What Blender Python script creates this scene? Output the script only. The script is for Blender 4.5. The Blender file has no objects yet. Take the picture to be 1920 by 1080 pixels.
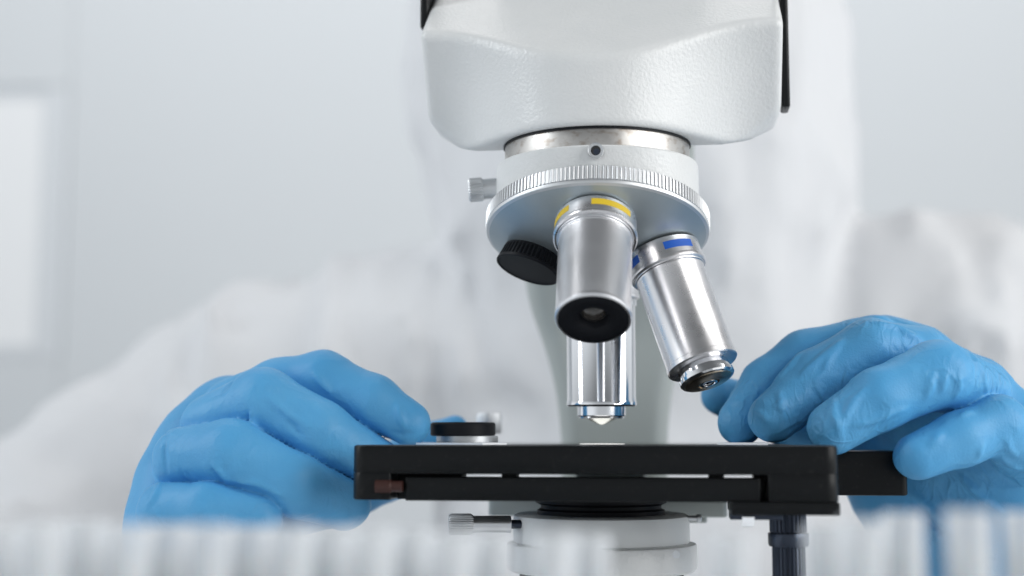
import bpy, bmesh, math, random
import numpy as np
from mathutils import Vector, Matrix

random.seed(7)
MM = 0.001
R = math.radians
sc = bpy.context.scene
COL = sc.collection

# ------------------------------------------------------------------ camera
FPX = 2500.0                      # focal length in pixels of a 1920 px wide frame
HORIZON = 819.0
PITCH = math.atan((HORIZON - 540) / FPX)
CAM = np.array([-30.2, -450.0, 2.4])
cd = bpy.data.cameras.new('camera')
cam = bpy.data.objects.new('camera', cd); COL.objects.link(cam)
cam.location = Vector(CAM) * MM
cam.rotation_euler = (R(90) + PITCH, 0, 0)
cd.sensor_width = 36.0
cd.lens = 36.0 * FPX / 1920
cd.clip_start = 0.02; cd.clip_end = 50
cd.dof.use_dof = True
cd.dof.focus_distance = 0.418
cd.dof.aperture_fstop = 5.0
sc.camera = cam

# ------------------------------------------------------------------ world + lights
w = bpy.data.worlds.new('World'); sc.world = w; w.use_nodes = True
bg = w.node_tree.nodes['Background']
bg.inputs[0].default_value = (0.915, 0.96, 1.0, 1)
bg.inputs[1].default_value = 1.0
_n = w.node_tree.nodes; _l = w.node_tree.links
_tc = _n.new('ShaderNodeTexCoord'); _sx = _n.new('ShaderNodeSeparateXYZ'); _l.new(_tc.outputs['Generated'], _sx.inputs[0])
_mz = _n.new('ShaderNodeMapRange'); _mz.interpolation_type = 'SMOOTHSTEP'
_mz.inputs['From Min'].default_value = 0.05; _mz.inputs['From Max'].default_value = 0.6
_mz.inputs['To Min'].default_value = 0.74; _mz.inputs['To Max'].default_value = 0.20
_l.new(_sx.outputs['Z'], _mz.inputs[0])
_ab = _n.new('ShaderNodeMath'); _ab.operation = 'ABSOLUTE'; _l.new(_sx.outputs['X'], _ab.inputs[0])
_mx = _n.new('ShaderNodeMapRange'); _mx.interpolation_type = 'SMOOTHSTEP'
_mx.inputs['From Min'].default_value = 0.25; _mx.inputs['From Max'].default_value = 0.85
_mx.inputs['To Min'].default_value = 0.74; _mx.inputs['To Max'].default_value = 1.25
_l.new(_ab.outputs[0], _mx.inputs[0])
_mu = _n.new('ShaderNodeMath'); _mu.operation = 'MULTIPLY'; _l.new(_mz.outputs[0], _mu.inputs[0]); _l.new(_mx.outputs[0], _mu.inputs[1])
_l.new(_mu.outputs[0], bg.inputs[1])

def area(name, loc, target, size, size_y, power, color=(1, 1, 1)):
    l = bpy.data.lights.new(name, 'AREA'); l.shape = 'RECTANGLE'
    l.size = size; l.size_y = size_y; l.energy = power; l.color = color
    o = bpy.data.objects.new(name, l); COL.objects.link(o)
    o.location = loc
    o.rotation_euler = (Vector(target) - Vector(loc)).to_track_quat('-Z', 'Y').to_euler()
    return o
area('light_key', (1.25, -0.7, 0.55), (0.05, 0.0, 0.05), 1.3, 1.0, 16.5, (1.0, 0.99, 0.97))
area('light_side', (-1.3, -0.25, 0.9), (0, 0.0, 0.03), 0.24, 1.2, 10, (0.93, 0.97, 1.0))
area('light_overhead', (0.1, 0.95, 1.7), (0, 1.6, 0.3), 2.4, 0.5, 11, (1, 0.99, 0.98))

sc.view_settings.view_transform = 'Standard'
sc.view_settings.look = 'None'
sc.view_settings.exposure = 0.07
sc.view_settings.gamma = 1.0
sc.view_settings.use_curve_mapping = False
sc.cycles.max_bounces = 8
sc.cycles.use_denoising = True

# ------------------------------------------------------------------ coordinate helpers (mm)
YAW = R(-7)
CY, SY = math.cos(YAW), math.sin(YAW)
def U(px, py, d):
    """world point (mm) seen at photograph pixel px,py, d mm in front of the camera"""
    x = (px - 960) / FPX; z = (540 - py) / FPX
    fy = math.cos(PITCH) - z * math.sin(PITCH)
    fz = math.sin(PITCH) + z * math.cos(PITCH)
    s = d / fy
    return np.array([CAM[0] + x * s, CAM[1] + d, CAM[2] + fz * s])
def to_local(p):
    return np.array([p[0] * CY + p[1] * SY, -p[0] * SY + p[1] * CY, p[2]])
def L(px, py, d):
    return to_local(U(px, py, d))

# ------------------------------------------------------------------ materials
def mat(name, color, rough=0.5, metal=0.0, bump=None, coat=0.0, vary=None, aniso=0.0, spec=0.5, sss=0.0, stretch=None, rough_var=0.0):
    m = bpy.data.materials.new(name); m.use_nodes = True
    nt = m.node_tree; n = nt.nodes; l = nt.links; b = n['Principled BSDF']
    b.inputs['Base Color'].default_value = (*color, 1)
    b.inputs['Roughness'].default_value = rough
    b.inputs['Metallic'].default_value = metal
    b.inputs['Specular IOR Level'].default_value = spec
    b.inputs['Coat Weight'].default_value = coat
    b.inputs['Anisotropic'].default_value = aniso
    if sss:
        b.inputs['Subsurface Weight'].default_value = sss
        b.inputs['Subsurface Radius'].default_value = (0.4, 0.8, 1.0)
        b.inputs['Subsurface Scale'].default_value = 0.002
    tc = n.new('ShaderNodeTexCoord'); mp = n.new('ShaderNodeMapping')
    l.new(tc.outputs['Object'], mp.inputs[0])
    if stretch: mp.inputs['Scale'].default_value = stretch
    if bump:
        prev = None
        for (scale, strength, dist, detail) in bump:
            t = n.new('ShaderNodeTexNoise'); t.inputs['Scale'].default_value = scale; t.inputs['Detail'].default_value = detail
            l.new(mp.outputs[0], t.inputs['Vector'])
            bp = n.new('ShaderNodeBump'); bp.inputs['Strength'].default_value = strength; bp.inputs['Distance'].default_value = dist
            l.new(t.outputs[0], bp.inputs['Height'])
            if prev: l.new(prev.outputs[0], bp.inputs['Normal'])
            prev = bp
        l.new(prev.outputs[0], b.inputs['Normal'])
    if vary:
        scale, c2, lo, hi = vary
        t = n.new('ShaderNodeTexNoise'); t.inputs['Scale'].default_value = scale; t.inputs['Detail'].default_value = 6
        l.new(mp.outputs[0], t.inputs['Vector'])
        r = n.new('ShaderNodeValToRGB')
        r.color_ramp.elements[0].position = lo; r.color_ramp.elements[1].position = hi
        r.color_ramp.elements[0].color = (*color, 1); r.color_ramp.elements[1].color = (*c2, 1)
        l.new(t.outputs[0], r.inputs[0]); l.new(r.outputs[0], b.inputs['Base Color'])
    if rough_var:
        t = n.new('ShaderNodeTexNoise'); t.inputs['Scale'].default_value = 180; t.inputs['Detail'].default_value = 5
        l.new(mp.outputs[0], t.inputs['Vector'])
        mr = n.new('ShaderNodeMapRange'); mr.inputs['From Min'].default_value = 0.3; mr.inputs['From Max'].default_value = 0.7
        mr.inputs['To Min'].default_value = rough - rough_var; mr.inputs['To Max'].default_value = rough + rough_var
        l.new(t.outputs[0], mr.inputs[0]); l.new(mr.outputs[0], b.inputs['Roughness'])
    return m

M = {}
M['white'] = mat('white_enamel', (0.75, 0.76, 0.76), 0.30, bump=[(900, 0.28, 0.0006, 2.0)], vary=(60, (0.72, 0.735, 0.735), 0.35, 0.7))
M['white_fine'] = mat('white_paint', (0.72, 0.74, 0.74), 0.42, bump=[(1500, 0.10, 0.0004, 2.0)])
M['arm'] = mat('grey_green_enamel', (0.43, 0.465, 0.45), 0.45, bump=[(900, 0.2, 0.0004, 2.0)])
M['alu'] = mat('anodised_aluminium', (0.72, 0.735, 0.75), 0.42, 0.85, bump=[(3000, 0.06, 0.0002, 2.0)])
M['dome'] = mat('satin_underside', (0.50, 0.56, 0.59), 0.40, 0.75, bump=[(2500, 0.12, 0.0002, 2.0)], vary=(90, (0.44, 0.51, 0.55), 0.35, 0.75))
M['oldsteel'] = mat('worn_nickel', (0.56, 0.545, 0.525), 0.40, 1.0, bump=[(800, 0.05, 0.0002, 3.0)], vary=(330, (0.33, 0.27, 0.22), 0.50, 0.78), stretch=(1, 1, 1.6), rough_var=0.08)
M['satin'] = mat('satin_chrome', (0.84, 0.84, 0.86), 0.34, 1.0, rough_var=0.03)
M['brushed'] = mat('brushed_chrome', (0.80, 0.79, 0.80), 0.29, 1.0, bump=[(1500, 0.012, 0.0001, 2.0)], vary=(900, (0.25, 0.23, 0.22), 0.76, 0.79), rough_var=0.04)
M['chrome'] = mat('polished_chrome', (0.80, 0.81, 0.83), 0.09, 1.0, bump=[(500, 0.02, 0.0002, 3.0)])
M['brass'] = mat('bronze_rim', (0.42, 0.36, 0.28), 0.25, 1.0)
M['black'] = mat('black_satin_paint', (0.008, 0.009, 0.010), 0.30, spec=0.17, bump=[(2600, 0.12, 0.0003, 2.0)], vary=(700, (0.022, 0.022, 0.022), 0.6, 0.85))
M['blackrub'] = mat('black_plastic', (0.009, 0.010, 0.013), 0.5, spec=0.18, bump=[(2200, 0.08, 0.0002, 2.0)])
M['blackmetal'] = mat('blackened_steel', (0.05, 0.062, 0.088), 0.28, 0.7)
M['red'] = mat('red_brown_bolt', (0.055, 0.022, 0.018), 0.4, 0.3)
M['yellow'] = mat('yellow_ring_paint', (0.74, 0.52, 0.03), 0.4)
M['blue'] = mat('blue_ring_paint', (0.015, 0.11, 0.52), 0.4)
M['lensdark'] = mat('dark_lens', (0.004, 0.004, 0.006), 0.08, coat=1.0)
M['lensgrey'] = mat('recessed_lens', (0.05, 0.045, 0.04), 0.12, coat=1.0)
M['lensclear'] = mat('bright_front_lens', (0.92, 0.93, 0.88), 0.22, 0.55, coat=0.6)
M['glove'] = mat('blue_nitrile', (0.088, 0.375, 0.70), 0.47, bump=[(1700, 0.28, 0.0004, 2.0), (90, 0.15, 0.0015, 2.0)], vary=(45, (0.115, 0.42, 0.745), 0.35, 0.7), sss=0.08, spec=0.38)
def glove_creases(m, amt):
    nt = m.node_tree; n = nt.nodes; l = nt.links; b = n['Principled BSDF']
    tc = n.new('ShaderNodeTexCoord')
    last = b.inputs['Normal'].links[0].from_socket
    for (scale, st, dist, sharp, rot, strv) in ((75, 0.75, 0.0011, 0.10, (0.3, 0.9, 0.4), (1, 2.4, 0.8)), (130, 0.5, 0.0007, 0.10, (1.2, 0.2, 1.0), (1.8, 0.8, 1.0))):
        mp = n.new('ShaderNodeMapping'); mp.inputs['Scale'].default_value = strv; mp.inputs['Rotation'].default_value = rot
        l.new(tc.outputs['Object'], mp.inputs[0])
        t = n.new('ShaderNodeTexNoise'); t.inputs['Scale'].default_value = scale; t.inputs['Detail'].default_value = 1.5; t.inputs['Distortion'].default_value = 0.6
        l.new(mp.outputs[0], t.inputs['Vector'])
        s1 = n.new('ShaderNodeMath'); s1.operation = 'SUBTRACT'; s1.inputs[1].default_value = 0.5; l.new(t.outputs[0], s1.inputs[0])
        a1 = n.new('ShaderNodeMath'); a1.operation = 'ABSOLUTE'; l.new(s1.outputs[0], a1.inputs[0])
        mr = n.new('ShaderNodeMapRange'); mr.interpolation_type = 'SMOOTHSTEP'
        mr.inputs['From Min'].default_value = 0.0; mr.inputs['From Max'].default_value = sharp
        mr.inputs['To Min'].default_value = 1.0; mr.inputs['To Max'].default_value = 0.0
        l.new(a1.outputs[0], mr.inputs[0])
        k = n.new('ShaderNodeTexNoise'); k.inputs['Scale'].default_value = 42; l.new(tc.outputs['Object'], k.inputs['Vector'])
        km = n.new('ShaderNodeMapRange'); km.inputs['From Min'].default_value = 0.42; km.inputs['From Max'].default_value = 0.66; l.new(k.outputs[0], km.inputs[0])
        mu = n.new('ShaderNodeMath'); mu.operation = 'MULTIPLY'; l.new(mr.outputs[0], mu.inputs[0]); l.new(km.outputs[0], mu.inputs[1])
        bp = n.new('ShaderNodeBump'); bp.inputs['Strength'].default_value = st * amt; bp.inputs['Distance'].default_value = dist
        l.new(mu.outputs[0], bp.inputs['Height']); l.new(last, bp.inputs['Normal']); last = bp.outputs[0]
    l.new(last, b.inputs['Normal'])
M['glove_l'] = M['glove'].copy()
glove_creases(M['glove'], 0.56)
glove_creases(M['glove_l'], 0.22)
M['cover'] = mat('white_nonwoven_fabric', (0.745, 0.755, 0.775), 0.65, bump=[(22, 0.45, 0.008, 3.0)], spec=0.35)
M['skin'] = mat('skin', (0.50, 0.32, 0.25), 0.5, sss=0.1)
M['mask'] = mat('white_mask_fabric', (0.80, 0.81, 0.83), 0.7)
M['wall'] = mat('painted_wall', (0.73, 0.76, 0.785), 0.8, bump=[(60, 0.1, 0.001, 3.0)], vary=(2.5, (0.72, 0.75, 0.775), 0.3, 0.7))
M['wall2'] = mat('painted_wall_upper', (0.725, 0.755, 0.78), 0.8, bump=[(60, 0.1, 0.001, 3.0)])
M['table'] = mat('white_bench_laminate', (0.76, 0.77, 0.78), 0.35, bump=[(200, 0.05, 0.0005, 2.0)])
M['floor'] = mat('pale_floor', (0.55, 0.56, 0.57), 0.4, bump=[(30, 0.1, 0.001, 2.0)])
M['frame'] = mat('white_window_frame', (0.75, 0.78, 0.81), 0.6)
M['rack'] = mat('white_rack_plastic', (0.76, 0.77, 0.78), 0.4)
M['fill'] = mat('white_sample', (0.86, 0.91, 0.96), 0.6, sss=0.6)
M['fill'].node_tree.nodes['Principled BSDF'].inputs['Subsurface Scale'].default_value = 0.006
M['eye'] = mat('eye_white', (0.7, 0.7, 0.68), 0.2)

def tube_mat():
    m = bpy.data.materials.new('frosted_tube_plastic'); m.use_nodes = True
    nt = m.node_tree; n = nt.nodes; l = nt.links; b = n['Principled BSDF']
    b.inputs['Base Color'].default_value = (0.90, 0.92, 0.94, 1)
    b.inputs['Roughness'].default_value = 0.25
    b.inputs['Transmission Weight'].default_value = 0.25
    b.inputs['IOR'].default_value = 1.15
    tr = n.new('ShaderNodeBsdfTransparent'); mx = n.new('ShaderNodeMixShader')
    lw = n.new('ShaderNodeLayerWeight'); lw.inputs[0].default_value = 0.35
    mr = n.new('ShaderNodeMapRange'); mr.inputs['To Min'].default_value = 0.50; mr.inputs['To Max'].default_value = 0.92
    l.new(lw.outputs['Facing'], mr.inputs[0])
    l.new(mr.outputs[0], mx.inputs[0]); l.new(tr.outputs[0], mx.inputs[1]); l.new(b.outputs[0], mx.inputs[2])
    l.new(mx.outputs[0], n['Material Output'].inputs['Surface'])
    return m
M['tube'] = tube_mat()
def glow(name, color, s):
    m = bpy.data.materials.new(name); m.use_nodes = True
    b = m.node_tree.nodes['Principled BSDF']
    b.inputs['Base Color'].default_value = (0.8, 0.8, 0.8, 1)
    b.inputs['Emission Color'].default_value = (*color, 1); b.inputs['Emission Strength'].default_value = s
    return m
M['daylight'] = glow('daylight_window_pane', (0.80, 0.90, 1.0), 0.12)

M['lens_glow'] = glow('added_lens_glow', (1.0, 0.98, 0.92), 0.9)  # emission for the disc added under the upright objective
# ------------------------------------------------------------------ mesh helpers (coordinates in mm)
def sharpen(me, deg=32):
    bm = bmesh.new(); bm.from_mesh(me)
    a = R(deg)
    for e in bm.edges:
        if len(e.link_faces) == 2:
            e.smooth = e.calc_face_angle(0) < a
    for f in bm.faces: f.smooth = True
    bm.to_mesh(me); bm.free()

def link(name, verts, faces, material, parent=None, off=None, sharp=32, fix=True):
    me = bpy.data.meshes.new(name)
    me.from_pydata([tuple(float(c) * MM for c in v) for v in verts], [], faces)
    me.validate()
    if fix:
        bm = bmesh.new(); bm.from_mesh(me)
        bmesh.ops.recalc_face_normals(bm, faces=bm.faces)
        bm.to_mesh(me); bm.free()
    sharpen(me, sharp)
    for mm in (material if isinstance(material, (list, tuple)) else [material]): me.materials.append(mm)
    o = bpy.data.objects.new(name, me); COL.objects.link(o)
    if parent is not None:
        o.parent = parent
        if parent.parent is None and parent.type == 'EMPTY' and 'off' not in o:
            o.location = -Vector(parent.location)
            o.location = parent.matrix_basis.inverted().to_3x3() @ Vector((0, 0, 0)) - Vector((0, 0, parent.location.z))
    return o

class MB:
    def __init__(s): s.v = []; s.f = []
    def add(s, v, f):
        k = len(s.v); s.v += [tuple(p) for p in v]; s.f += [tuple(i + k for i in q) for q in f]
        return s
    def build(s, name, material, parent=None, **kw): return link(name, s.v, s.f, material, parent, **kw)

def frame_of(axis, ref=(0, -1, 0)):
    d = np.array(axis, float); d /= np.linalg.norm(d)
    e1 = np.array(ref, float); e1 -= d * np.dot(e1, d)
    if np.linalg.norm(e1) < 1e-6: e1 = np.array([0, 0, 1.0]) - d * d[2]
    e1 /= np.linalg.norm(e1)
    e2 = np.cross(d, e1)
    return d, e1, e2

def lathe(profile, origin, axis, n=96, teeth=0, ref=(0, -1, 0), cap=True):
    """profile rows (radius, distance along the axis[, tooth depth])"""
    d, e1, e2 = frame_of(axis, ref); o = np.array(origin, float)
    if teeth: n = teeth * 4
    v = []; f = []
    for row in profile:
        r, t = row[0], row[1]; dep = row[2] if len(row) > 2 else 0
        for i in range(n):
            rr = r - (dep if (teeth and i % 4 in (2, 3)) else 0)
            a = 2 * math.pi * i / n
            v.append(o + d * t + (e1 * math.cos(a) + e2 * math.sin(a)) * rr)
    for j in range(len(profile) - 1):
        for i in range(n):
            k = (i + 1) % n
            f.append((j * n + i, j * n + k, (j + 1) * n + k, (j + 1) * n + i))
    if cap:
        if profile[0][0] > 1e-4: f.append(tuple(range(n))[::-1])
        if profile[-1][0] > 1e-4: f.append(tuple(range((len(profile) - 1) * n, len(profile) * n)))
    return v, f

def arc_patch(r, t0, t1, a0, a1, origin, axis, th=0.06, n=24, mirror=1, ref=(0, -1, 0)):
    d, e1, e2 = frame_of(axis, ref); e2 = e2 * mirror; o = np.array(origin, float)
    v = []; f = []
    for i in range(n + 1):
        a = R(a0 + (a1 - a0) * i / n); u = e1 * math.cos(a) + e2 * math.sin(a)
        for rr, t in ((r - 0.3, t0), (r + th, t0), (r + th, t1), (r - 0.3, t1)):
            v.append(o + d * t + u * rr)
    for i in range(n):
        for q in range(4):
            f.append((i * 4 + q, i * 4 + (q + 1) % 4, (i + 1) * 4 + (q + 1) % 4, (i + 1) * 4 + q))
    f.append((0, 1, 2, 3)); f.append(tuple(n * 4 + q for q in (3, 2, 1, 0)))
    return v, f

def rbox(x0, x1, y0, y1, z0, z1, rc=2.0, be=0.4, seg=6, corners=(1, 1, 1, 1)):
    """box with rounded vertical corners (rc) and small chamfers top/bottom (be)"""
    pts = []
    cs = [(x0, y0, 180, corners[0]), (x1, y0, 270, corners[1]), (x1, y1, 0, corners[2]), (x0, y1, 90, corners[3])]
    def ring(ins):
        out = []
        for cx, cy, a0, on in cs:
            r = rc if on else 0.4
            sx = 1 if cx == x0 else -1; sy = 1 if cy == y0 else -1
            ox, oy = cx + sx * r, cy + sy * r
            for k in range(seg + 1):
                a = R(a0 + 90 * k / seg)
                out.append((ox + (r - ins) * math.cos(a), oy + (r - ins) * math.sin(a)))
        return out
    v = []; f = []
    levels = [(z0, be), (z0 + be * 0.3, be * 0.3), (z0 + be, 0), (z1 - be, 0), (z1 - be * 0.3, be * 0.3), (z1, be)]
    for z, ins in levels:
        for p in ring(min(ins, 0.39 if 0 in corners else ins)): v.append((p[0], p[1], z))
    n = 4 * (seg + 1)
    for j in range(len(levels) - 1):
        for i in range(n):
            k = (i + 1) % n
            f.append((j * n + i, j * n + k, (j + 1) * n + k, (j + 1) * n + i))
    f.append(tuple(range(n))[::-1]); f.append(tuple(range((len(levels) - 1) * n, len(levels) * n)))
    return v, f

# ---- signed distance helpers
def smin(a, b, k):
    h = np.clip(0.5 + 0.5 * (b - a) / k, 0, 1)
    return b + (a - b) * h - k * h * (1 - h)
def smax(a, b, k): return -smin(-a, -b, k)
def cone_seg(P, a, b, ra, rb):
    a = np.array(a, np.float32); b = np.array(b, np.float32); ba = b - a
    h = np.clip(((P - a) @ ba) / float(ba @ ba), 0, 1)
    q = P - a - h[..., None] * ba
    return np.sqrt((q * q).sum(-1)) - (ra + (rb - ra) * h)
def chain(P, pts, k=3.0):
    d = None
    for (a, ra), (b, rb) in zip(pts[:-1], pts[1:]):
        s = cone_seg(P, a, b, ra, rb)
        d = s if d is None else smin(d, s, k)
    return d
def ellipsoid(P, c, r):
    q = (P - np.array(c, np.float32)) / np.array(r, np.float32)
    k = np.sqrt((q * q).sum(-1)) + 1e-6
    return (k - 1) * min(r) * 0.5 + (k - 1) * k * 0 + (k - 1) * min(r) * 0.5

def surface_nets(fn, lo, hi, h):
    lo = np.array(lo, float); hi = np.array(hi, float)
    n = np.ceil((hi - lo) / h).astype(int) + 1
    xs, ys, zs = [np.float32(lo[i]) + np.arange(n[i], dtype=np.float32) * np.float32(h) for i in range(3)]
    F = np.empty(tuple(n), np.float32)
    step = max(1, int(400000 // (n[1] * n[2])))
    for i in range(0, n[0], step):
        X, Y, Z = np.meshgrid(xs[i:i + step], ys, zs, indexing='ij')
        F[i:i + step] = fn(np.stack([X, Y, Z], -1))
    S = F < 0
    c = [S[i:n[0] - 1 + i, j:n[1] - 1 + j, k:n[2] - 1 + k] for i in (0, 1) for j in (0, 1) for k in (0, 1)]
    anyc = c[0].copy(); allc = c[0].copy()
    for q in c[1:]: anyc |= q; allc &= q
    cells = np.argwhere(anyc & ~allc)
    idx = -np.ones(tuple(n - 1), np.int64); idx[tuple(cells.T)] = np.arange(len(cells))
    acc = np.zeros((len(cells), 3)); cnt = np.zeros(len(cells))
    offs = [(i, j, k) for i in (0, 1) for j in (0, 1) for k in (0, 1)]
    for a in offs:
        for ax in range(3):
            if a[ax]: continue
            b = list(a); b[ax] = 1
            fa = F[cells[:, 0] + a[0], cells[:, 1] + a[1], cells[:, 2] + a[2]]
            fb = F[cells[:, 0] + b[0], cells[:, 1] + b[1], cells[:, 2] + b[2]]
            m = (fa < 0) != (fb < 0)
            t = np.where(m, fa / np.where(m, fa - fb, 1), 0)
            p = np.array(a, float)[None] + 0 * t[:, None]
            p[:, ax] += t
            acc[m] += p[m]; cnt[m] += 1
    V = lo + (cells + acc / cnt[:, None]) * h
    faces = []
    for ax in range(3):
        sl0 = [slice(None)] * 3; sl1 = [slice(None)] * 3
        sl0[ax] = slice(0, n[ax] - 1); sl1[ax] = slice(1, n[ax])
        ch = S[tuple(sl0)] != S[tuple(sl1)]
        u, v = [q for q in range(3) if q != ax]
        e = np.argwhere(ch)
        e = e[(e[:, u] > 0) & (e[:, v] > 0) & (e[:, u] < n[u] - 1) & (e[:, v] < n[v] - 1)]
        def cell(du, dv):
            q = e.copy(); q[:, u] -= du; q[:, v] -= dv
            return idx[tuple(q.T)]
        quad = np.stack([cell(1, 1), cell(0, 1), cell(0, 0), cell(1, 0)], 1)
        flip = S[tuple(e.T)]
        if ax == 1: flip = ~flip
        quad[~flip] = quad[~flip][:, ::-1]
        faces.append(quad)
    faces = np.concatenate(faces); faces = faces[(faces >= 0).all(1)]
    return V, faces

def smooth_mesh(V, Fq, it=2, lam=0.5):
    e = np.concatenate([Fq[:, [0, 1]], Fq[:, [1, 2]], Fq[:, [2, 3]], Fq[:, [3, 0]]])
    e = np.concatenate([e, e[:, ::-1]])
    for _ in range(it):
        s = np.zeros_like(V); c = np.bincount(e[:, 0], minlength=len(V)).astype(float)
        for k in range(3): s[:, k] = np.bincount(e[:, 0], weights=V[e[:, 1], k], minlength=len(V))
        c[c == 0] = 1
        V = V + lam * (s / c[:, None] - V)
    return V

def sdf_mesh(name, fn, lo, hi, h, material, parent=None, it=2, sharp=180):
    V, Fq = surface_nets(fn, lo, hi, h)
    V = smooth_mesh(V, Fq, it)
    return link(name, V.tolist(), [tuple(int(i) for i in q) for q in Fq], material, parent, sharp=sharp, fix=True)

_rng = np.random.RandomState(3)
_TAB = _rng.rand(64, 64, 64).astype(np.float32)
def vnoise(P, scale):
    q = np.asarray(P, np.float32) / np.asarray(scale, np.float32) + 137.3
    i = np.floor(q).astype(np.int64); f = (q - i).astype(np.float32); f = f * f * (3 - 2 * f)
    def T(a, b, c): return _TAB[(i[..., 0] + a) % 64, (i[..., 1] + b) % 64, (i[..., 2] + c) % 64]
    fx, fy, fz = f[..., 0], f[..., 1], f[..., 2]
    x00 = T(0, 0, 0) * (1 - fx) + T(1, 0, 0) * fx; x10 = T(0, 1, 0) * (1 - fx) + T(1, 1, 0) * fx
    x01 = T(0, 0, 1) * (1 - fx) + T(1, 0, 1) * fx; x11 = T(0, 1, 1) * (1 - fx) + T(1, 1, 1) * fx
    return (x00 * (1 - fy) + x10 * fy) * (1 - fz) + (x01 * (1 - fy) + x11 * fy) * fz

def empty(name, loc, rz=0):
    o = bpy.data.objects.new(name, None); COL.objects.link(o)
    o.location = Vector(loc) * MM; o.rotation_euler = (0, 0, rz); o.empty_display_size = 0.02
    return o
def tag(o, label=None, cat=None, group=None, kind=None):
    if label: o['label'] = label
    if cat: o['category'] = cat
    if group: o['group'] = group
    if kind: o['kind'] = kind
    return o

TABLE = -152.0
# ------------------------------------------------------------------ the setting
def slab(name, x0, x1, y0, y1, z0, z1, m, parent=None, be=1.0):
    v, f = rbox(x0, x1, y0, y1, z0, z1, be * 1.5, be)
    return link(name, v, f, m, parent, sharp=4)
tag(slab('floor', -2600, 2600, -1500, 2300, -920, -900, M['floor']), kind='structure')
tag(slab('wall_back', -710, 2600, 1560, 1640, -900, 430, M['wall'], be=.2), kind='structure')
tag(slab('wall_back_upper', -710, 2600, 1560, 1640, 430.02, 1700, M['wall2'], be=.2), kind='structure')
tag(slab('wall_back_side', -2600, -1100, 1560, 1640, -900, 1700, M['wall']), kind='structure')
tag(slab('wall_below_window', -1099, -711, 1560, 1640, -900, 120, M['wall']), kind='structure')
tag(slab('wall_above_window', -1099, -711, 1560, 1640, 540, 1700, M['wall2'], be=.2), kind='structure')
win = empty('window', (-850, 1600, 120))
tag(win, 'bright daylit window in the pale back wall behind the shoulder', 'window')
def wlink(name, v, f, m):
    o = link(name, v, f, m, sharp=4); o.parent = win; o.location = -win.location; return o
wlink('pane', *rbox(-1080, -752, 1564, 1574, 140, 520, 1, 0.5), M['daylight'])
mbf = MB()
for b in ((-1098, -1081, 1561, 1625, 121, 539), (-751, -712, 1561, 1625, 121, 539), (-1080, -752, 1561, 1625, 121, 139), (-1080, -752, 1565, 1625, 521, 539)):
    mbf.add(*rbox(*b, 1, 0.5))
wlink('frame', mbf.v, mbf.f, M['frame'])
tag(slab('lab_bench', -900, 900, -330, 290, TABLE - 40, TABLE, M['table'], be=3),
    'white laboratory bench top carrying the microscope and tube rack', 'bench')

# ------------------------------------------------------------------ microscope
scope = empty('microscope', (0, 0, TABLE), YAW)
tag(scope, 'white compound microscope with chrome objectives and black stage', 'microscope')

T_, C_ = R(17.5), R(17.5)
UP = np.array([0, math.sin(T_), math.cos(T_)])       # nosepiece axis, upwards
DC = np.array([0, -20.0, 67.3])
RS = 70.0
O_ = DC + UP * math.sqrt(RS ** 2 - 35.2 ** 2)
def port(az):
    """unit direction of a port; az 0 = front, 90 = right, 180 = back"""
    f = np.cross(UP, [1, 0, 0]);  f = f if f[1] < 0 else -f
    r = np.array([1.0, 0, 0])
    s = math.cos(R(az)) * f + math.sin(R(az)) * r
    d = -UP * math.cos(C_) + s * math.sin(C_)
    return d / np.linalg.norm(d)

# head housing
def head_sdf(P):
    x, y, z = P[..., 0], P[..., 1], P[..., 2]
    ax = np.abs(x - 1.7)
    bul = np.sqrt(x * x + (y + 17.5) ** 2) - (33.5 + 0.02 * (z - 97))
    s = 0.60; nn = math.sqrt(1 + s * s)
    wing = -(y + 11 + s * (z - 97)) / nn                      # front plane leaning forward as it rises
    d = smin(bul, wing, 30.0)
    side = smax(ax - 58.6, 0.659 * ax - 0.752 * z + 42.6, 2.0)
    d = smax(d, side, 2.4)
    top = (z - (119.5 + 0.80 * (y + 51))) / math.sqrt(1 + 0.64)
    d = smax(d, top, 2.4)
    d = smax(d, np.maximum(97.3 - z, (97.3 + 0.42 * (y + 17) - z) * 0.92), 1.6)
    d = smax(d, y - 60, 8.0)
    d = smax(d, z - 178, 8.0)
    return d
sdf_mesh('head_housing', head_sdf, (-60, -56, 94), (66, 64, 182), 0.85, M['white'], scope, it=3)
# black side covers of the head
mb = MB(); mb.add(*rbox(60.9, 63.5, -13, -3, 110.5, 176, 1.1, 0.5)); mb.build('side_cover', M['black'], scope)
mb = MB(); mb.add(*rbox(-60.2, -57.0, -16, 0, 141, 176, 1.4, 0.6)); mb.build('side_cover', M['black'], scope)
# binocular block and eyepieces above the head, out of the photograph's frame
mb = MB(); mb.add(*rbox(-38, 38, -5, 55, 179, 205, 8, 2)); bino = mb.build('binocular_block', M['white'], scope)
for sx in (-1, 1):
    v, f = lathe([(14, 0), (15, 2), (15, 30), (17, 31), (17, 45), (13, 46)], (sx * 30, 45, 195), (0, 0.8, 0.6), 48)
    link('eyepiece', v, f, M['blackrub'], scope)

# silver dovetail ring
v, f = lathe([(29.2, 0), (30.2, 0.6), (30.3, 5.9), (30.0, 6.6), (28.5, 6.6)], (0, -18.5, 90.7), (0, 0, 1), 160)
link('dovetail_ring', v, f, M['oldsteel'], scope)
v, f = lathe([(30.7, 0), (30.7, 0.9)], (0, -18.5, 96.6), (0, 0, 1), 160)
link('gasket', v, f, M['blackrub'], scope)

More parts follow.
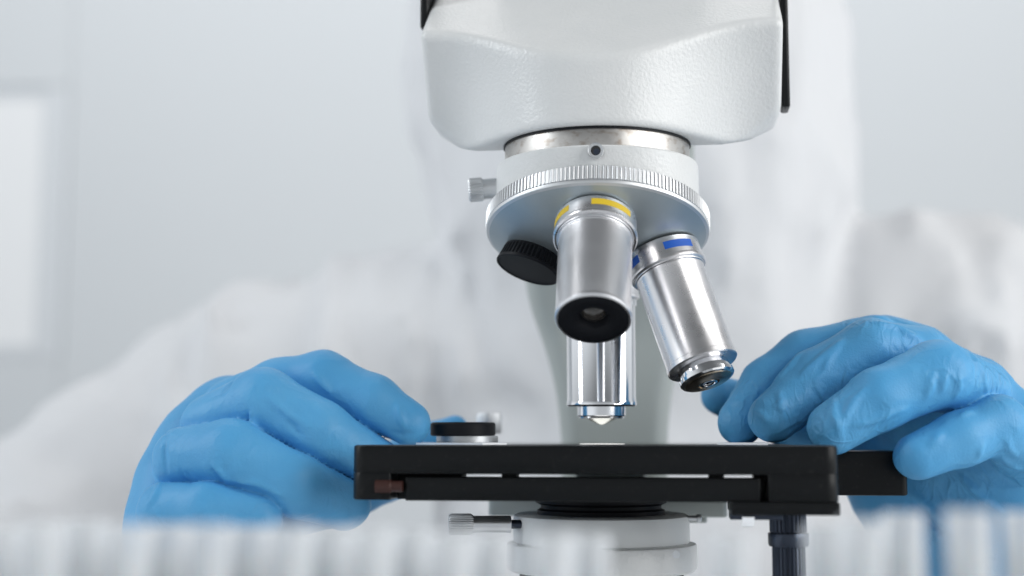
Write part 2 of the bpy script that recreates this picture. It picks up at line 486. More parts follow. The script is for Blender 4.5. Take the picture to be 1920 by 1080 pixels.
# wedge shaped white collar
mb = MB(); n = 160; rows = []
bc = DC + UP * 6.6; fr = np.cross(UP, [1, 0, 0]); fr = fr if fr[1] < 0 else -fr
for k, (t, r, zt) in enumerate([(0.0, 33.2, 0), (0.05, 33.2, 0), (0.9, 33.0, 0), (0.955, 32.6, 0), (0.985, 31.9, 0), (1.0, 31.0, 0), (1.0, 29.5, 0)]):
    row = []
    for i in range(n):
        a = 2 * math.pi * i / n
        p0 = bc + (fr * math.cos(a) + np.array([1, 0, 0]) * math.sin(a)) * r
        p1 = np.array([math.sin(a) * r, -18.5 - math.cos(a) * r, 91.2])
        row.append(p0 * (1 - t) + p1 * t)
    rows.append(row)
vv = [p for row in rows for p in row]
ff = [(j * n + i, j * n + (i + 1) % n, (j + 1) * n + (i + 1) % n, (j + 1) * n + i) for j in range(len(rows) - 1) for i in range(n)]
collar = link('nosepiece_collar', vv, ff, M['white'], scope)
# grub screw hole at the front of the collar
v, f = lathe([(1.55, 0), (2.2, -0.05), (2.35, -0.5), (2.35, 1.5)], L(1117, 282, 397.4), (0.03, 1, 0.0), 32, cap=False)
link('screw_rim', v, f, M['alu'], collar)
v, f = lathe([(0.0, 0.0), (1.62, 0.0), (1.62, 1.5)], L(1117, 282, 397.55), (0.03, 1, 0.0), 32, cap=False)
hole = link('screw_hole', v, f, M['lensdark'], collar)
v, f = lathe([(0.0, -0.08), (1.0, -0.08), (1.05, 0.3)], L(1118.5, 284.5, 397.5), (0.03, 1, 0.0), 24, cap=False)
link('grub_screw', v, f, M['blackmetal'], collar)
# side thumb screw
def thumb_screw(name, p, d, shaft_r, shaft_l, head_r, head_l, m1, m2, teeth=26, neck=0):
    v, f = lathe([(shaft_r, 0), (shaft_r, shaft_l)], p, d, 40)
    o = link(name, v, f, m1, scope)
    v, f = lathe([(head_r - 0.5, shaft_l, 0), (head_r, shaft_l + 0.5, 0.35), (head_r, shaft_l + head_l - 0.6, 0.35), (head_r - 0.7, shaft_l + head_l, 0)], p, d, teeth=teeth)
    link('knurled_head', v, f, m2, o)
    return o
p = L(945, 352, 441); thumb_screw('nosepiece_screw', p, L(880, 357, 441) - p, 3.4, 7.0, 4.0, 5.0, M['alu'], M['alu'])

# revolving nosepiece
prof = [(0.02, -(RS - math.sqrt(RS**2 - 35.2**2)) + 0.0)]
h0 = math.sqrt(RS ** 2 - 35.2 ** 2)
prof = [(max(0.02, r), h0 - math.sqrt(RS ** 2 - r * r)) for r in np.linspace(0, 35.2, 24)]
v, f = lathe([(r, t) for r, t in prof], DC, UP, 160, cap=False)
turret = link('nosepiece', v, f, M['dome'], scope)
v, f = lathe([(35.2, 0), (36.1, 0.5), (36.3, 1.0), (36.3, 1.4), (35.7, 1.6)], DC, UP, 160, cap=False)
link('bevel_rim', v, f, M['alu'], turret)
v, f = lathe([(35.7, 1.6, 0), (36.5, 1.8, 0.36), (36.5, 6.2, 0.36), (35.8, 6.7, 0), (33.0, 6.7, 0)], DC, UP, teeth=168, cap=False)
link('knurled_ring', v, f, M['alu'], turret)

def objective(name, az, prof_collar, prof_barrel, barrel_mat):
    d = port(az); s = O_ + d * (RS - 0.4)
    root = empty(name, (0, 0, 0)); root.parent = scope; root.location = (0, 0, -TABLE * MM)
    def part(nm, prof, m, **kw):
        kw['cap'] = False; v, f = lathe(prof, s, d, kw.pop('n', 128), **kw)
        o = link(nm, v, f, m); o.parent = root
        return o
    part('collar', prof_collar, M['brushed'])
    part('barrel', prof_barrel, barrel_mat)
    return root, s, d, part

COLL = [(12.3, 0), (12.7, 0.3), (12.7, 5.4), (13.0, 5.55), (13.1, 6.1), (13.0, 6.7), (12.5, 7.1), (11.4, 7.15)]
def marks(root, s, d, m, ranges):
    _, e1, e2 = frame_of(d); mir = 1 if e2[0] > 0 else -1
    for (a0, a1, t0, t1) in ranges:
        v, f = arc_patch(12.7, t0, t1, a0, a1, s, d, mirror=mir)
        o = link('colour_mark', v, f, m); o.parent = root
# yellow banded, short
root, s, d, part = objective('objective', 2.2, COLL, [(12.0, 7.0), (11.9, 7.5), (11.45, 7.7), (11.45, 8.3), (11.3, 8.4), (11.15, 36.6), (11.3, 36.9), (11.3, 38.2), (10.9, 38.7), (10.4, 38.75)], M['satin'])
tag(root, 'short objective with yellow colour marks and wide black face')
marks(root, s, d, M['yellow'], [(-2, 60, 1.5, 3.9), (-78, -36, 1.5, 3.9)])
part('face_ring', [(10.7, 38.0), (10.5, 38.6), (9.0, 38.75), (5.2, 38.6), (4.6, 38.2), (4.1, 36.4), (0.02, 36.3)], M['blackrub'], cap=False)
part('front_lens', [(0.02, 37.6), (1.4, 37.45), (2.8, 37.0), (3.7, 36.2)], M['lensgrey'], cap=False)
# blue banded
root, s, d, part = objective('objective', 92, [(r * 0.955, t * 1.12) for r, t in COLL], [(11.7, 7.9), (11.6, 8.3), (11.2, 8.5), (11.15, 9.2), (11.05, 9.4), (11.05, 39.0), (11.25, 39.2), (11.25, 40.6), (10.9, 41.0), (7.4, 41.0)], M['brushed'])
tag(root, 'slanted objective with blue colour marks and stepped chrome tip')
_, e1, e2 = frame_of(d); mir = 1 if e2[0] > 0 else -1
for (a0, a1) in ((4, 52), (-66, -40)):
    v, f = arc_patch(12.7 * 0.955, 2.0, 4.6, a0, a1, s, d, mirror=mir)
    o = link('colour_mark', v, f, M['blue']); o.parent = root
part('tip_sleeve', [(7.4, 40.8), (7.9, 41.2), (8.0, 41.6), (8.0, 44.0), (8.7, 44.2), (8.7, 45.3), (8.3, 45.8), (7.6, 46.0)], M['chrome'])
part('tip_face', [(7.7, 45.9), (7.4, 46.3), (6.2, 46.6), (3.4, 46.9), (3.3, 46.4), (2.6, 46.2), (0.02, 46.2)], M['brass'], cap=False)
part('front_lens', [(0.02, 47.0), (0.8, 46.9), (1.5, 46.5), (1.9, 46.0)], M['lensdark'], cap=False)
part('lens_ring', [(1.9, 46.2), (2.0, 47.0), (2.7, 47.0), (2.8, 46.2)], M['chrome'], cap=False)
# working objective, straight down
root, s, d, part = objective('objective', 180, COLL, [(12.0, 7.0), (12.2, 7.4), (12.2, 9.3), (11.6, 9.6), (11.55, 41.0), (11.75, 41.4), (11.75, 42.5), (11.2, 43.0), (8.0, 43.0)], M['chrome'])
tag(root, 'upright objective in working position with pointed clear front lens')
part('tip_sleeve', [(7.9, 42.8), (8.1, 43.1), (8.1, 46.0), (7.7, 46.3), (7.6, 46.9), (5.0, 47.0)], M['chrome'])
part('front_lens', [(5.2, 46.9), (4.6, 47.2), (1.6, 48.6), (0.9, 48.9), (0.02, 49.0)], M['lensclear'], cap=False)
# black dust cap on the empty port
d = port(-92); s = O_ + d * (RS - 0.6)
v, f = lathe([(9.6, 0, 0), (9.8, 0.6, 0.0), (9.9, 0.9, 0.45), (10.5, 4.6, 0.45), (10.6, 4.9, 0), (10.7, 5.5, 0), (10.6, 5.9, 0), (10.2, 6.0, 0), (9.9, 5.7, 0), (0.02, 5.7, 0)], s, d, teeth=46, cap=False)
cap = link('dust_cap', v, f, M['blackrub'], scope, sharp=28)

# arm
mb = MB()
prof = [(-125, 24), (-60, 21.5), (-20, 21), (0, 21), (10, 21.8), (27, 24.2), (42, 29), (59, 35), (75, 35), (97, 33), (160, 33)]
zz = np.linspace(-128, 160, 72); hw = np.interp(zz, [p[0] for p in prof], [p[1] for p in prof])
hw = np.convolve(np.pad(hw, 2, 'edge'), np.ones(5) / 5, 'valid')
rows = []
for z, h_ in zip(zz, hw):
    y0 = 78 - 28 * max(0, min(1, (z - 40) / 72)) ** 1.5; y1 = 112 + 0 * z; rr = 9; row = []
    for cx, cy, a0 in ((-h_ + rr, y0 + rr, 180), (h_ - rr, y0 + rr, 270), (h_ - rr, y1 - rr, 0), (-h_ + rr, y1 - rr, 90)):
        for k in range(7):
            a = R(a0 + 15 * k); row.append((cx + rr * math.cos(a), cy + rr * math.sin(a), z))
    rows.append(row)
n = 28
ff = [(j * n + i, j * n + (i + 1) % n, (j + 1) * n + (i + 1) % n, (j + 1) * n + i) for j in range(len(rows) - 1) for i in range(n)]
ff += [tuple(range(n))[::-1], tuple(range((len(rows) - 1) * n, len(rows) * n))]
link('arm', [p for r_ in rows for p in r_], ff, M['arm'], scope, sharp=40)
mb = MB(); mb.add(*rbox(-80, 80, -60, 125, TABLE, TABLE + 26, 22, 4)); mb.build('base', M['white'], scope)
v, f = lathe([(30, 0), (30, 12), (26, 14), (0.02, 14)], (0, 0, TABLE + 26), (0, 0, 1), 80); link('field_lamp', v, f, M['blackrub'], scope)

# stage
mb = MB()
mb.add(*rbox(-70, 70, -65, -45, -8.4, 0, 4.0, 0.7))
stage = mb.build('stage', M['black'], scope)
mb = MB(); mb.add(*rbox(-44, 61, -44.8, 62, -8.6, -0.15, 3, 0.5)); mb.build('stage_plate', M['black'], stage)
mb = MB()
mb.add(*rbox(-69.98, -58.2, -65.02, -48, -15.9, -7.9, 3.9, 0.5, corners=(1, 0, 0, 1))); mb.build('end_block', M['black'], stage); mb = MB()
mb.add(*rbox(50.3, 69.98, -65.02, -48, -15.9, -7.9, 3.9, 0.5, corners=(0, 1, 1, 0)))
mb.build('end_block', M['black'], stage)
mb = MB(); mb.add(*rbox(-54, 48.2, -64, -54, -16.1, -9.35, 0.6, 0.3)); mb.build('guide_rail', M['black'], stage)
mb = MB(); mb.add(*rbox(39.8, 70.0, -65.3, -36, -19.5, -15.95, 0.8, 0.35)); mb.build('bearing_block', M['black'], stage)
mb = MB()
for x in (-24, 36):
    mb = MB(); mb.add(*rbox(x - 2.2, x + 2.2, -60, -52, -9.4, -8.3, 0.4, 0.1)); mb.build('rail_spacer', M['black'], stage)
mb = MB(); mb.add(*rbox(-58.0, -38.5, -56, -47, -16.0, -8.35, 0.4, 0.1)); mb.build('gap_filler', M['black'], stage)  # black filler block added behind the rail so the gap reads dark
mb = MB(); mb.add(*rbox(47.0, 50.2, -53.5, -47, -16.0, -8.35, 0.4, 0.1)); mb.build('gap_filler', M['black'], stage)  # second black filler, added to close the right gap to the background
v, f = lathe([(2.0, 0), (2.0, 4.5), (1.6, 4.8), (1.6, 8)], (-62.6, -64.4, -12.0), (1, 0, 0), 24)
link('guide_screw', v, f, M['red'], stage)
mb = MB(); mb.add(*rbox(-63.4, -55, -65.15, -64.5, -14.3, -9.6, 0.25, 0.1)); 
# rear right mechanical stage slab
mb = MB(); mb.add(*rbox(50, 94.8, -28, 14, -15.5, -2.0, 2.2, 0.6)); mb.build('sliding_plate', M['black'], stage)
# slide holder strips and clamp knob on the stage
holder_z = -0.1
mb = MB()
pts = [L(782, 833, 445), L(952, 833, 440), L(930, 833, 425), L(880, 833, 408), L(860, 833, 412), L(790, 833, 432)]
def prism(poly, z0, z1):
    k = len(poly); v = [(p[0], p[1], z0) for p in poly] + [(p[0], p[1], z1) for p in poly]
    f = [tuple(range(k))[::-1], tuple(range(k, 2 * k))] + [(i, (i + 1) % k, k + (i + 1) % k, k + i) for i in range(k)]
    return v, f
mb.add(*prism([L(780, 833, 425), L(905, 833, 405), L(950, 833, 412), L(950, 833, 440), L(790, 833, 450)], -0.15, 0.55))
mb.build('slide_holder', M['alu'], stage)
mb = MB(); mb.add(*prism([L(1345, 833, 425), L(1440, 833, 412), L(1440, 833, 430), L(1360, 833, 440)], -0.15, 0.6))
mb.build('slide_holder', M['alu'], stage)
v, f = lathe([(10.2, 0), (10.3, 0.3), (10.3, 2.2)], (*(L(876, 830, 447)[:2]), 0.5), (0, 0, 1), 64); kb = link('clamp_base', v, f, M['alu'], stage)
v, f = lathe([(10.2, 0), (10.8, 0.4), (10.8, 3.9), (10.3, 4.5), (0.02, 4.6)], (*(L(868, 830, 445)[:2]), 2.65), (0, 0, 1), 64); link('clamp_knob', v, f, M['blackrub'], kb)
v, f = lathe([(4.3, 0, 0), (4.7, 0.5, .3), (4.7, 6.5, .3), (4.3, 7.3, 0)], (*(L(916, 830, 492)[:2]), 3.6), (0, 0, 1), teeth=24); link('lock_screw', v, f, M['alu'], kb)
v, f = lathe([(2.2, -0.2), (2.2, 3.7)], (*(L(916, 830, 492)[:2]), 0), (0, 0, 1), 24); link('lock_screw_stem', v, f, M['alu'], kb)
v, f = lathe([(7.5, -0.2), (7.5, 0.05), (0.02, 0.06)], (0, 0, 0), (0, 0, 1), 48, cap=False)
link('added_glow_disc', v, f, M['lens_glow'], stage)  # glowing disc added on the solid plate to brighten the lens tip above
# drive knobs under the right end
kp = L(1477, 970, 400)
v, f = lathe([(5.2, 20.0, 0), (5.4, 20.3, .7), (5.4, 25.4, .7), (5.0, 25.8, 0)], (kp[0], kp[1], 0), (0, 0, -1), teeth=24); kn = link('drive_knob', v, f, M['blackmetal'], scope)
v, f = lathe([(5.8, 25.8), (5.9, 26.1), (5.9, 29.0), (5.6, 29.7)], (kp[0], kp[1], 0), (0, 0, -1), 48); link('knob_collar', v, f, M['blackmetal'], kn)
v, f = lathe([(4.6, 29.7, 0), (4.8, 30.2, .6), (4.9, 62, .6), (4.4, 63, 0)], (kp[0], kp[1], 0), (0, 0, -1), teeth=24); link('knob_shaft', v, f, M['blackmetal'], kn)
mb = MB(); bp = L(1400, 965, 395); mb.add(*rbox(bp[0] - 5, bp[0] + 10, bp[1] - 6, bp[1] + 6, -21.4, -19.4, 0.5, 0.2)); mb.build('spring_plate', M['blackmetal'], stage)
v, f = lathe([(1.9, 0), (2.0, 0.2), (2.0, 1.1), (1.6, 1.3)], (bp[0] , bp[1] - 5.0, -22.0), (0, 0, -1), 6); link('hex_bolt', v, f, M['chrome'], stage, sharp=20)
v, f = lathe([(1.9, 0), (2.0, 0.2), (2.0, 1.9), (1.6, 2.0)], (bp[0] , bp[1] - 7.9, -20.2), (0, 0, -1), 6); link('hex_bolt', v, f, M['chrome'], stage, sharp=20)

# stage carrier
mb = MB(); mb.add(*rbox(-42, 42, 24, 77, -25.5, -15.0, 2, 0.8)); mb.add(*rbox(-12, 13, 40, 79, -15.4, -8.8, 2, 0.5)); mb.add(*rbox(20, 35, 26, 50, -27.5, -24, 1, 0.5)); mb.build('stage_carrier', M['arm'], scope)
# condenser
cc = (0, -10)
v, f = lathe([(20.5, 17.0), (21.3, 17.5), (21.3, 18.8), (19.6, 19.6), (19.6, 20.6), (20.8, 21.2), (20.8, 22.6)], (*cc, 0), (0, 0, -1), 128); link('condenser_lens_mount', v, f, M['blackrub'], scope)
v, f = lathe([(19.0, 22.5), (27.5, 22.5), (28.4, 23.0), (28.6, 24.0), (28.6, 31.2), (27.8, 31.8)], (*cc, 0), (0, 0, -1), 160); cond = link('condenser', v, f, M['white_fine'], scope)
v, f = lathe([(28.0, 31.8), (30.6, 31.9), (30.9, 32.4), (30.9, 39.5), (30.0, 40.4), (26, 40.5)], (*cc, 0), (0, 0, -1), 160); link('condenser_ring', v, f, M['white'], cond)
v, f = lathe([(26.0, 40.5, 0), (26.5, 41, .8), (26.5, 55, .8), (25.5, 56, 0)], (*cc, 0), (0, 0, -1), teeth=90); link('aperture_ring', v, f, M['blackrub'], cond)
v, f = lathe([(24.0, 56), (24.0, 70), (16, 72), (16, 95)], (*cc, 0), (0, 0, -1), 64); link('condenser_tube', v, f, M['white_fine'], cond)
mb = MB(); mb.add(*rbox(-12, 12, 8, 79, -64, -57, 2, 0.8)); mb.build('condenser_carrier', M['arm'], scope)
v, f = lathe([(1.2, 0), (1.2, 0.4)], L(1268, 1040, 411.0), (0.3, 1, 0), 20); link('grub_screw', v, f, M['alu'], cond)
p = L(966, 983, 429); dd = L(832, 983, 427) - p
v, f = lathe([(1.4, -2), (1.4, 1.6)], p, dd, 20); sc_ = link('condenser_screw', v, f, M['blackmetal'], scope)
v, f = lathe([(2.55, 1.4), (2.7, 1.6), (2.7, 13.5)], p, dd, 40); link('screw_shaft', v, f, M['satin'], sc_)
v, f = lathe([(2.9, 13.4, 0), (3.4, 14.3, .3), (3.4, 20.4, .3), (2.9, 21.2, 0)], p, dd, teeth=26); link('knurled_head', v, f, M['alu'], sc_)
p = L(1298, 972, 432)
v, f = lathe([(0.9, -2), (0.9, 1.4), (1.3, 1.5), (1.3, 2.6), (1.0, 2.9)], p, (1, 0.2, 0), 24); link('condenser_screw', v, f, M['alu'], scope)

# ------------------------------------------------------------------ person
person = empty('person', (60, 470, -900))
tag(person, 'person in white hooded coverall and blue gloves working the microscope', 'person')
def plink(o):
    o.parent = person; o.location = -person.location; return o

def hand_sdf(fingers, palm, k_f=0.8, k_p=6.0):
    def fn(P):
        pd = None
        for seg in palm:
            s = chain(P, seg, 8.0)
            pd = s if pd is None else smin(pd, s, 12.0)
        out = pd; r1 = None
        for ch, kp_ in fingers:
            raw = chain(P, ch, 2.5)
            if r1 is None: r1 = raw; r2 = raw + 99
            else: r2 = np.minimum(np.maximum(r1, raw), r2); r1 = np.minimum(r1, raw)
            out = smin(out, smin(raw, pd, kp_ * 0.6), k_f)
        # the film dips into the gap where two fingers lie side by side
        return out + 0.85 * np.exp(-((r2 - r1) / 1.9) ** 2) * np.exp(-(np.clip(r1, 0, None) / 2.5) ** 2)
    return fn
def ray_hit(fn, px, py):
    d0 = U(px, py, 300.0); dr = U(px, py, 700.0) - d0; ln = np.linalg.norm(dr); dr /= ln
    t = 0.0
    for _ in range(120):
        v = float(fn((d0 + dr * t).astype(np.float32)[None])[0])
        if v < 0.05: return d0 + dr * t
        t += max(v * 0.8, 0.05)
        if t > ln: return None
    return d0 + dr * t
def with_creases(fn, lines, fine_grooves=True):
    """lines: (kind, radius mm, [(px,py)...]); ridge adds a soft fold, groove cuts one"""
    segs = []
    for kind, r, pts in lines:
        if kind == 'g' and r < 0.95 and not fine_grooves: continue
        prev = None; dense = []
        for (a, b) in zip(pts[:-1], pts[1:]):
            k = max(1, int(math.hypot(b[0] - a[0], b[1] - a[1]) / 5))
            dense += [(a[0] + (b[0] - a[0]) * q / k, a[1] + (b[1] - a[1]) * q / k) for q in range(k)]
        dense.append(pts[-1])
        r *= 0.62
        for (px, py) in dense:
            h = ray_hit(fn, px, py)
            if h is not None and prev is not None and np.linalg.norm(h - prev[0]) < 16:
                segs.append((kind, r * (0.25 + 0.75 * math.sin(math.pi * dense.index((px, py)) / max(1, len(dense)))), prev[0], h))
            prev = (h,) if h is not None else None
    def g(P):
        d = fn(P); near = np.abs(d) < 6
        if not near.any(): return d
        Q = P[near]; q = d[near]
        for kind, r, a, b in segs:
            c = cone_seg(Q, a, b, r, r)
            if kind == 'r': q = smin(q, c - 0.12, 1.5 * r + 0.5)
            else: q = smax(q, -c, 1.6 * r + 0.6)
        d = d.copy(); d[near] = q
        return d
    return g
def with_wrinkle(fn, amp=0.35):
    def g(P):
        d = fn(P); near = np.abs(d) < 3
        if near.any():
            Q = P[near]
            w1 = vnoise(Q + 6 * vnoise(Q, (14, 14, 14))[:, None], (16, 12, 7))
            rd = 1 - np.abs(2 * w1 - 1)
            d = d.copy(); d[near] -= amp * (rd ** 3) * 1.6 + 0.25 * vnoise(Q, (6, 6, 5))
        return d
    return g

def J(px, py, d, r): return (U(px, py, d), r)
# the hand on the left of the picture
LF = [
    ([J(440, 768, 447, 10.5), J(528, 733, 445, 10.5), J(605, 717, 442, 10.1), J(700, 757, 438, 8.8), J(765, 794, 436, 7.2)], 5.0),
    ([J(400, 800, 436, 10.5), J(495, 757, 430, 11.0), J(600, 812, 428, 10.0), J(705, 868, 436, 8.4)], 2.2),
    ([J(350, 860, 428, 10.5), J(435, 852, 420, 10.8), J(550, 908, 420, 9.8), J(645, 944, 430, 8.4)], 2.2),
    ([J(312, 957, 420, 9.0), J(390, 953, 414, 8.2), J(488, 967, 415, 7.2)], 3.0),
    ([J(460, 960, 462, 13.0), J(630, 925, 474, 11.5), J(722, 888, 484, 9.4), J(800, 832, 486, 7.0), J(852, 806, 483, 5.0)], 6.0),
]
LP = [
    [J(430, 780, 460, 13.3), J(392, 985, 450, 17), J(385, 1140, 452, 22)],
    [J(367, 840, 450, 12.8), J(366, 990, 442, 16), J(385, 1140, 452, 22)],
    [J(326, 905, 441, 10.3), J(335, 1000, 438, 12.5), J(370, 1140, 452, 21)],
    [J(460, 960, 462, 15), J(420, 1060, 460, 18), J(385, 1140, 452, 22)],
    [J(385, 1140, 452, 22), J(330, 1250, 480, 27), J(270, 1330, 510, 30)],
]
lh = hand_sdf(LF, LP)
L_CREASE = [
    ('r', 0.72, [(470, 775), (474, 790), (480, 800)]), ('g', 0.65, [(464, 772), (470, 792)]),
    ('r', 0.72, [(402, 872), (416, 890), (428, 905)]), ('g', 0.72, [(396, 874), (410, 893), (420, 908)]),
    ('g', 0.65, [(338, 880), (345, 897), (362, 908)]), ('g', 0.58, [(350, 885), (362, 900)]),
    ('r', 0.87, [(745, 760), (752, 785), (758, 800)]), ('g', 0.72, [(735, 810), (755, 815), (780, 812)]),
    ('r', 0.72, [(590, 700), (606, 720), (620, 735)]), ('g', 0.72, [(540, 792), (570, 820)]),
    ('r', 0.72, [(500, 742), (540, 775), (580, 800)]), ('r', 0.58, [(430, 900), (480, 905), (530, 930)]),
    ('g', 0.72, [(457, 694), (440, 712), (420, 735), (385, 752)]), ('g', 0.65, [(313, 800), (308, 850), (313, 890)]),
    ('r', 0.72, [(300, 905), (290, 930), (280, 945)]),
]
gl = sdf_mesh('glove', with_wrinkle(with_creases(lh, L_CREASE), 0.15), (-175, -60, -95), (-10, 80, 45), 0.75, M['glove_l'], it=1)
plink(gl)
# the hand on the right of the picture
RF = [
    ([J(1388, 792, 441, 7.3), J(1440, 725, 444, 8.8), J(1512, 675, 444, 9.6), J(1640, 648, 440, 10.0)], 5.0),
    ([J(1450, 784, 425, 7.6), J(1530, 712, 430, 9.2), J(1632, 656, 430, 9.6), J(1720, 672, 434, 10.5)], 4.0),
    ([J(1563, 802, 408, 7.8), J(1650, 748, 409, 9.2), J(1757, 703, 412, 10.2), J(1830, 735, 424, 10.5)], 2.5),
    ([J(1720, 856, 405, 6.9), J(1800, 822, 408, 8.2), J(1868, 795, 412, 8.8), J(1930, 850, 425, 10)], 3.5),
    ([J(1352, 742, 474, 6.8), J(1400, 760, 476, 8.0), J(1500, 800, 478, 9.0), J(1620, 850, 472, 11.5)], 5.0),
]
RP = [
    [J(1650, 657, 452, 11), J(1760, 780, 462, 15), J(1900, 960, 462, 22)],
    [J(1730, 683, 447, 11), J(1810, 800, 450, 15), J(1900, 960, 462, 22)],
    [J(1832, 742, 438, 10.8), J(1880, 850, 444, 15), J(1920, 960, 458, 22)],
    [J(1915, 830, 434, 10), J(1935, 920, 445, 15), J(1940, 1000, 458, 22)],
    [J(1620, 850, 474, 12), J(1700, 920, 472, 17), J(1850, 1000, 466, 24)],
    [J(1760, 985, 470, 17), J(1840, 1100, 478, 27), J(1990, 1240, 500, 30)],
    [J(1900, 980, 462, 25), J(1990, 1120, 480, 28), J(2060, 1240, 515, 31)],
]
rh = hand_sdf(RF, RP)
R_CREASE = [
    ('r', 0.80, [(1562, 748), (1564, 775), (1572, 800), (1575, 815)]), ('g', 0.72, [(1552, 770), (1560, 800), (1562, 820)]),
    ('r', 0.87, [(1580, 790), (1600, 755), (1622, 730)]), ('g', 0.72, [(1590, 800), (1612, 768), (1632, 738)]),
    ('r', 0.72, [(1600, 800), (1650, 782), (1700, 765)]), ('r', 0.65, [(1545, 690), (1560, 665), (1575, 650)]),
    ('r', 0.72, [(1500, 705), (1540, 672), (1580, 640)]), ('g', 0.72, [(1505, 718), (1550, 682), (1590, 655)]),
    ('r', 0.72, [(1450, 720), (1480, 690), (1500, 665)]), ('r', 0.72, [(1462, 735), (1464, 765), (1472, 790)]),
    ('g', 0.65, [(1454, 745), (1458, 775), (1465, 795)]), ('r', 0.72, [(1440, 790), (1425, 775), (1412, 770)]),
    ('r', 0.58, [(1765, 735), (1770, 715), (1772, 695)]), ('g', 0.58, [(1775, 740), (1782, 722), (1784, 700)]),
    ('r', 0.58, [(1790, 745), (1798, 728), (1798, 708)]), ('g', 0.58, [(1803, 748), (1812, 730), (1812, 710)]),
    ('r', 0.65, [(1735, 745), (1742, 725), (1750, 700)]), ('g', 0.58, [(1725, 755), (1735, 735)]),
    ('r', 0.58, [(1835, 855), (1838, 842), (1842, 835)]), ('g', 0.58, [(1828, 858), (1832, 845)]),
    ('g', 0.65, [(1893, 815), (1900, 835), (1912, 845)]), ('r', 0.58, [(1885, 822), (1892, 840), (1905, 855)]),
    ('g', 0.65, [(1880, 845), (1895, 858), (1915, 866)]), ('r', 0.65, [(1878, 855), (1890, 868), (1910, 878)]),
    ('g', 0.72, [(1870, 862), (1885, 880), (1905, 892)]),
    ('r', 0.72, [(1745, 835), (1755, 825), (1762, 815)]), ('r', 0.58, [(1800, 782), (1812, 775), (1822, 774)]),
    ('r', 0.72, [(1640, 605), (1680, 615), (1730, 640)]), ('g', 0.72, [(1640, 618), (1690, 630), (1730, 648)]),
    ('g', 0.72, [(1800, 655), (1830, 700), (1838, 740)]), ('r', 0.72, [(1812, 655), (1842, 700), (1850, 735)]),
    ('g', 1.01, [(1700, 930), (1735, 965), (1775, 1010)]), ('r', 1.01, [(1715, 925), (1750, 960), (1790, 1000)]),
    ('r', 1.01, [(1800, 890), (1840, 930), (1880, 960)]), ('g', 0.87, [(1780, 900), (1820, 940), (1860, 975)]),
]
gl2 = sdf_mesh('glove', with_wrinkle(with_creases(rh, R_CREASE, False), 0.2), (30, -62, -100), (200, 90, 55), 0.75, M['glove'], it=1)
plink(gl2)

# coverall with hood
HX, HY, HZ = 48, 440, 236
def body_core(P, g=0.0):
    def S(seg, k=30.0): return chain(P, [(np.array(a), r + g) for a, r in seg], k)
    Pf = P.copy(); Pf[..., 1] = (P[..., 1] - 470) * 1.45 + 470
    tor = chain(Pf, [(np.array((75, 470, -20)), 150 + g), (np.array((60, 470, -200)), 160 + g), (np.array((60, 470, -330)), 165 + g)], 40)
    d = tor
    d = smin(d, S([((-118, 455, 62), 58), ((70, 460, 76), 58), ((268, 445, 82), 60)]), 40)
    d = smin(d, S([((-100, 455, 68), 58), ((-210, 440, 36), 53), ((-345, 400, -68), 54), ((-300, 270, -115), 50), ((-150, 75, -95), 36)]), 30)
    d = smin(d, S([((268, 445, 82), 60), ((400, 380, -70), 58), ((350, 250, -100), 50), ((200, 90, -85), 36)]), 30)
    for s in (-1, 1):
        d = smin(d, S([((60 + s * 85, 480, -330), 92), ((60 + s * 95, 470, -600), 75), ((60 + s * 100, 480, -860), 62), ((60 + s * 100, 440, -875), 40)]), 40)
    return d
def cover_sdf(P):
    x, y, z = P[..., 0], P[..., 1], P[..., 2]
    d = body_core(P)
    hood = ellipsoid(P, (HX + 3, HY + 10, HZ + 6), (150, 140, 178))
    neck = chain(P, [(np.array((54, 440, 165)), 124), (np.array((56, 452, 105)), 116)], 30)
    d = smin(d, smin(hood, neck, 30), 16)
    # face opening
    op = ellipsoid(P, (HX, HY - 150, HZ + 20), (72, 70, 92))
    d = smax(d, -op, 10)
    # folds
    Q = P + 30 * (vnoise(P, (90, 90, 120)) - 0.5)[..., None]
    f1 = vnoise(Q, (38, 60, 150)); rdg = (1 - np.abs(2 * f1 - 1)) ** 2.2
    f2 = vnoise(Q + 500, (60, 60, 60))
    f3 = vnoise(Q + 900, (26, 40, 60)); r3 = (1 - np.abs(2 * f3 - 1)) ** 2.5
    return d - 14 * rdg - 4 * f2 - 8 * r3 + 9
cov = sdf_mesh('coverall', cover_sdf, (-430, 20, -905), (490, 640, 440), 8.0, M['cover'], it=1)
plink(cov)
# head and neck under the hood
def face_sdf(P):
    x, y, z = P[..., 0] - HX, P[..., 1] - HY, P[..., 2] - HZ
    Q = np.stack([x, y, z], -1)
    d = ellipsoid(Q, (0, 10, 20), (76, 96, 96))
    d = smin(d, ellipsoid(Q, (0, -20, -45), (56, 66, 66)), 25)
    d = smin(d, chain(Q, [(np.array((0, -86, 28)), 7), (np.array((0, -104, -8)), 12)], 5), 10)
    for s in (-1, 1):
        d = smax(d, -(np.sqrt((x - s * 31) ** 2 + (y + 92) ** 2 + (z - 22) ** 2) - 16), 10)
        d = smin(d, ellipsoid(Q, (s * 31, -72, 22), (14, 14, 12)), 3)
        d = smin(d, ellipsoid(Q, (s * 78, 15, 5), (8, 18, 30)), 5)
    d = smin(d, ellipsoid(Q, (0, -84, -48), (24, 10, 8)), 5)
    d = smin(d, chain(Q, [(np.array((0, 10, -60)), 56), (np.array((10, 20, -150)), 60), (np.array((14, 40, -240)), 85)], 20), 20)
    return d
plink(sdf_mesh('body', face_sdf, (HX - 130, HY - 125, HZ - 300), (HX + 150, HY + 150, HZ + 125), 4.0, M['skin'], it=1))
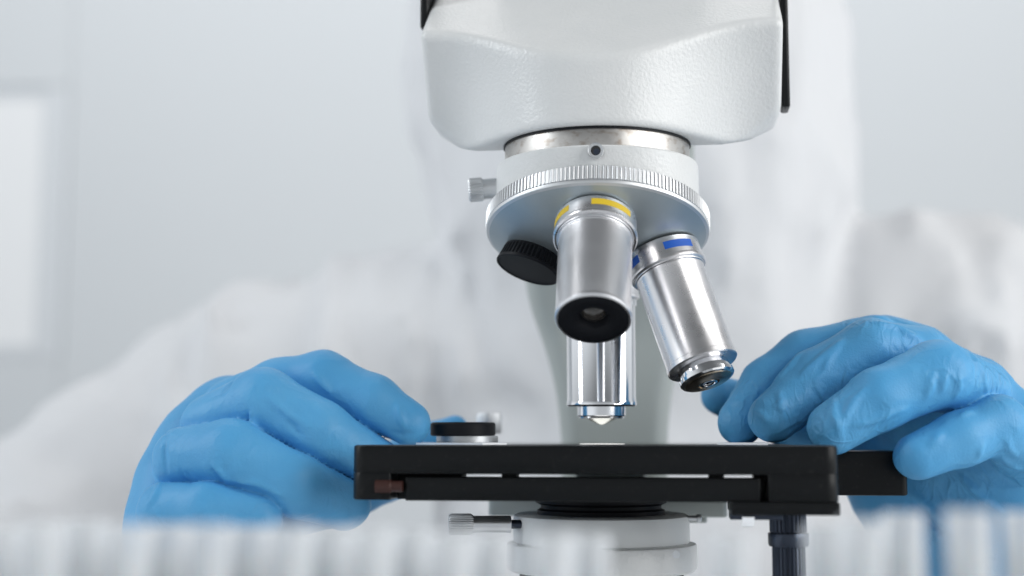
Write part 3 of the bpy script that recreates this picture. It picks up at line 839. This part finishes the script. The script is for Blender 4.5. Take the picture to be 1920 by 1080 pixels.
def mask_sdf(P):
    Q = P - np.array([HX, HY, HZ], np.float32)
    d = ellipsoid(Q, (0, -42, -36), (68, 78, 60))
    return smax(np.abs(d) - 1.8, Q[..., 1] + 20, 4)
plink(sdf_mesh('face_mask', mask_sdf, (HX - 80, HY - 130, HZ - 105), (HX + 80, HY - 10, HZ + 35), 1.6, M['mask'], it=1))

# ------------------------------------------------------------------ test tubes in front
rack = empty('test_tube_rack', (0, -216, TABLE))
tag(rack, 'low white rack holding the row of blurred tubes', 'rack')
def rl(name, boxes, m):
    b = MB()
    for q in boxes: b.add(*rbox(*q, 1.5, 0.5))
    o = b.build(name, m); o.parent = rack; o.location = -rack.location; return o
rl('top_shelf', [(-150, 130, -242, -231, -60, -56), (-150, 130, -201, -190, -60, -56)], M['rack'])
rl('bottom_shelf', [(-150, 130, -242, -190, -124, -120)], M['rack'])
rl('end_panel', [(-154, -150.2, -244, -188, TABLE, -54)], M['rack'])
rl('end_panel', [(130.2, 134, -244, -188, TABLE, -54)], M['rack'])
def make_tube():
    root = empty('test_tube', (0, 0, -120))
    prof = [(0.02, 0), (2.2, 0.5), (3.4, 2), (3.8, 4.5), (3.85, 102), (3.95, 102.4), (4.0, 103.4), (3.8, 104.4), (3.5, 104.4), (3.3, 102), (3.2, 5), (2, 3), (0.02, 2.5)]
    v, f = lathe(prof, (0, 0, 0), (0, 0, 1), 32, cap=False)
    o = link('glass', v, f, M['tube']); o.parent = root
    v, f = lathe([(0.02, 2.8), (2.5, 3.6), (3.1, 6), (3.1, 99), (0.02, 99)], (0, 0, 0), (0, 0, 1), 24, cap=False)
    o = link('contents', v, f, M['fill']); o.parent = root
    return root
proto = make_tube()
txs = [8, 84, 165, 243, 318, 394, 470, 548, 622, 700, 775, 850, 925, 1035, 1105, 1372, 1545, 1615, 1692, 1815, 1918]
ordn = ['first', 'second', 'third', 'fourth', 'fifth', 'sixth', 'seventh', 'eighth', 'ninth', 'tenth', 'eleventh']
tops = {1692: 962, 1815: 958, 84: 978, 165: 976, 1918: 960, 850: 1002, 925: 1004, 1035: 1000, 1105: 1003, 1372: 1002, 1545: 985, 1615: 975}
last = None
for i, px in enumerate(txs):
    if i == 0: o = proto
    else:
        o = proto.copy(); COL.objects.link(o)
        for ch in proto.children:
            c = ch.copy(); COL.objects.link(c); c.parent = o
    dep = 224 if i % 2 else 244
    q = U(px, tops.get(px, 984 + 9 * random.random()), dep); fx = 0.88 + 0.15 * random.random(); o.scale = (fx, fx, 1)
    dz = (q[2] - 104.4) - (-120)
    o.location = Vector((q[0], q[1], -120 + dz)) * MM
    n2 = len(txs)
    lab = ('%s blurred frosted tube from the left end of the row' % ordn[i]) if i < 11 else ('%s blurred frosted tube from the right end of the row' % ordn[n2 - 1 - i])
    tag(o, lab, 'test tube', 'test tubes in front of the microscope')
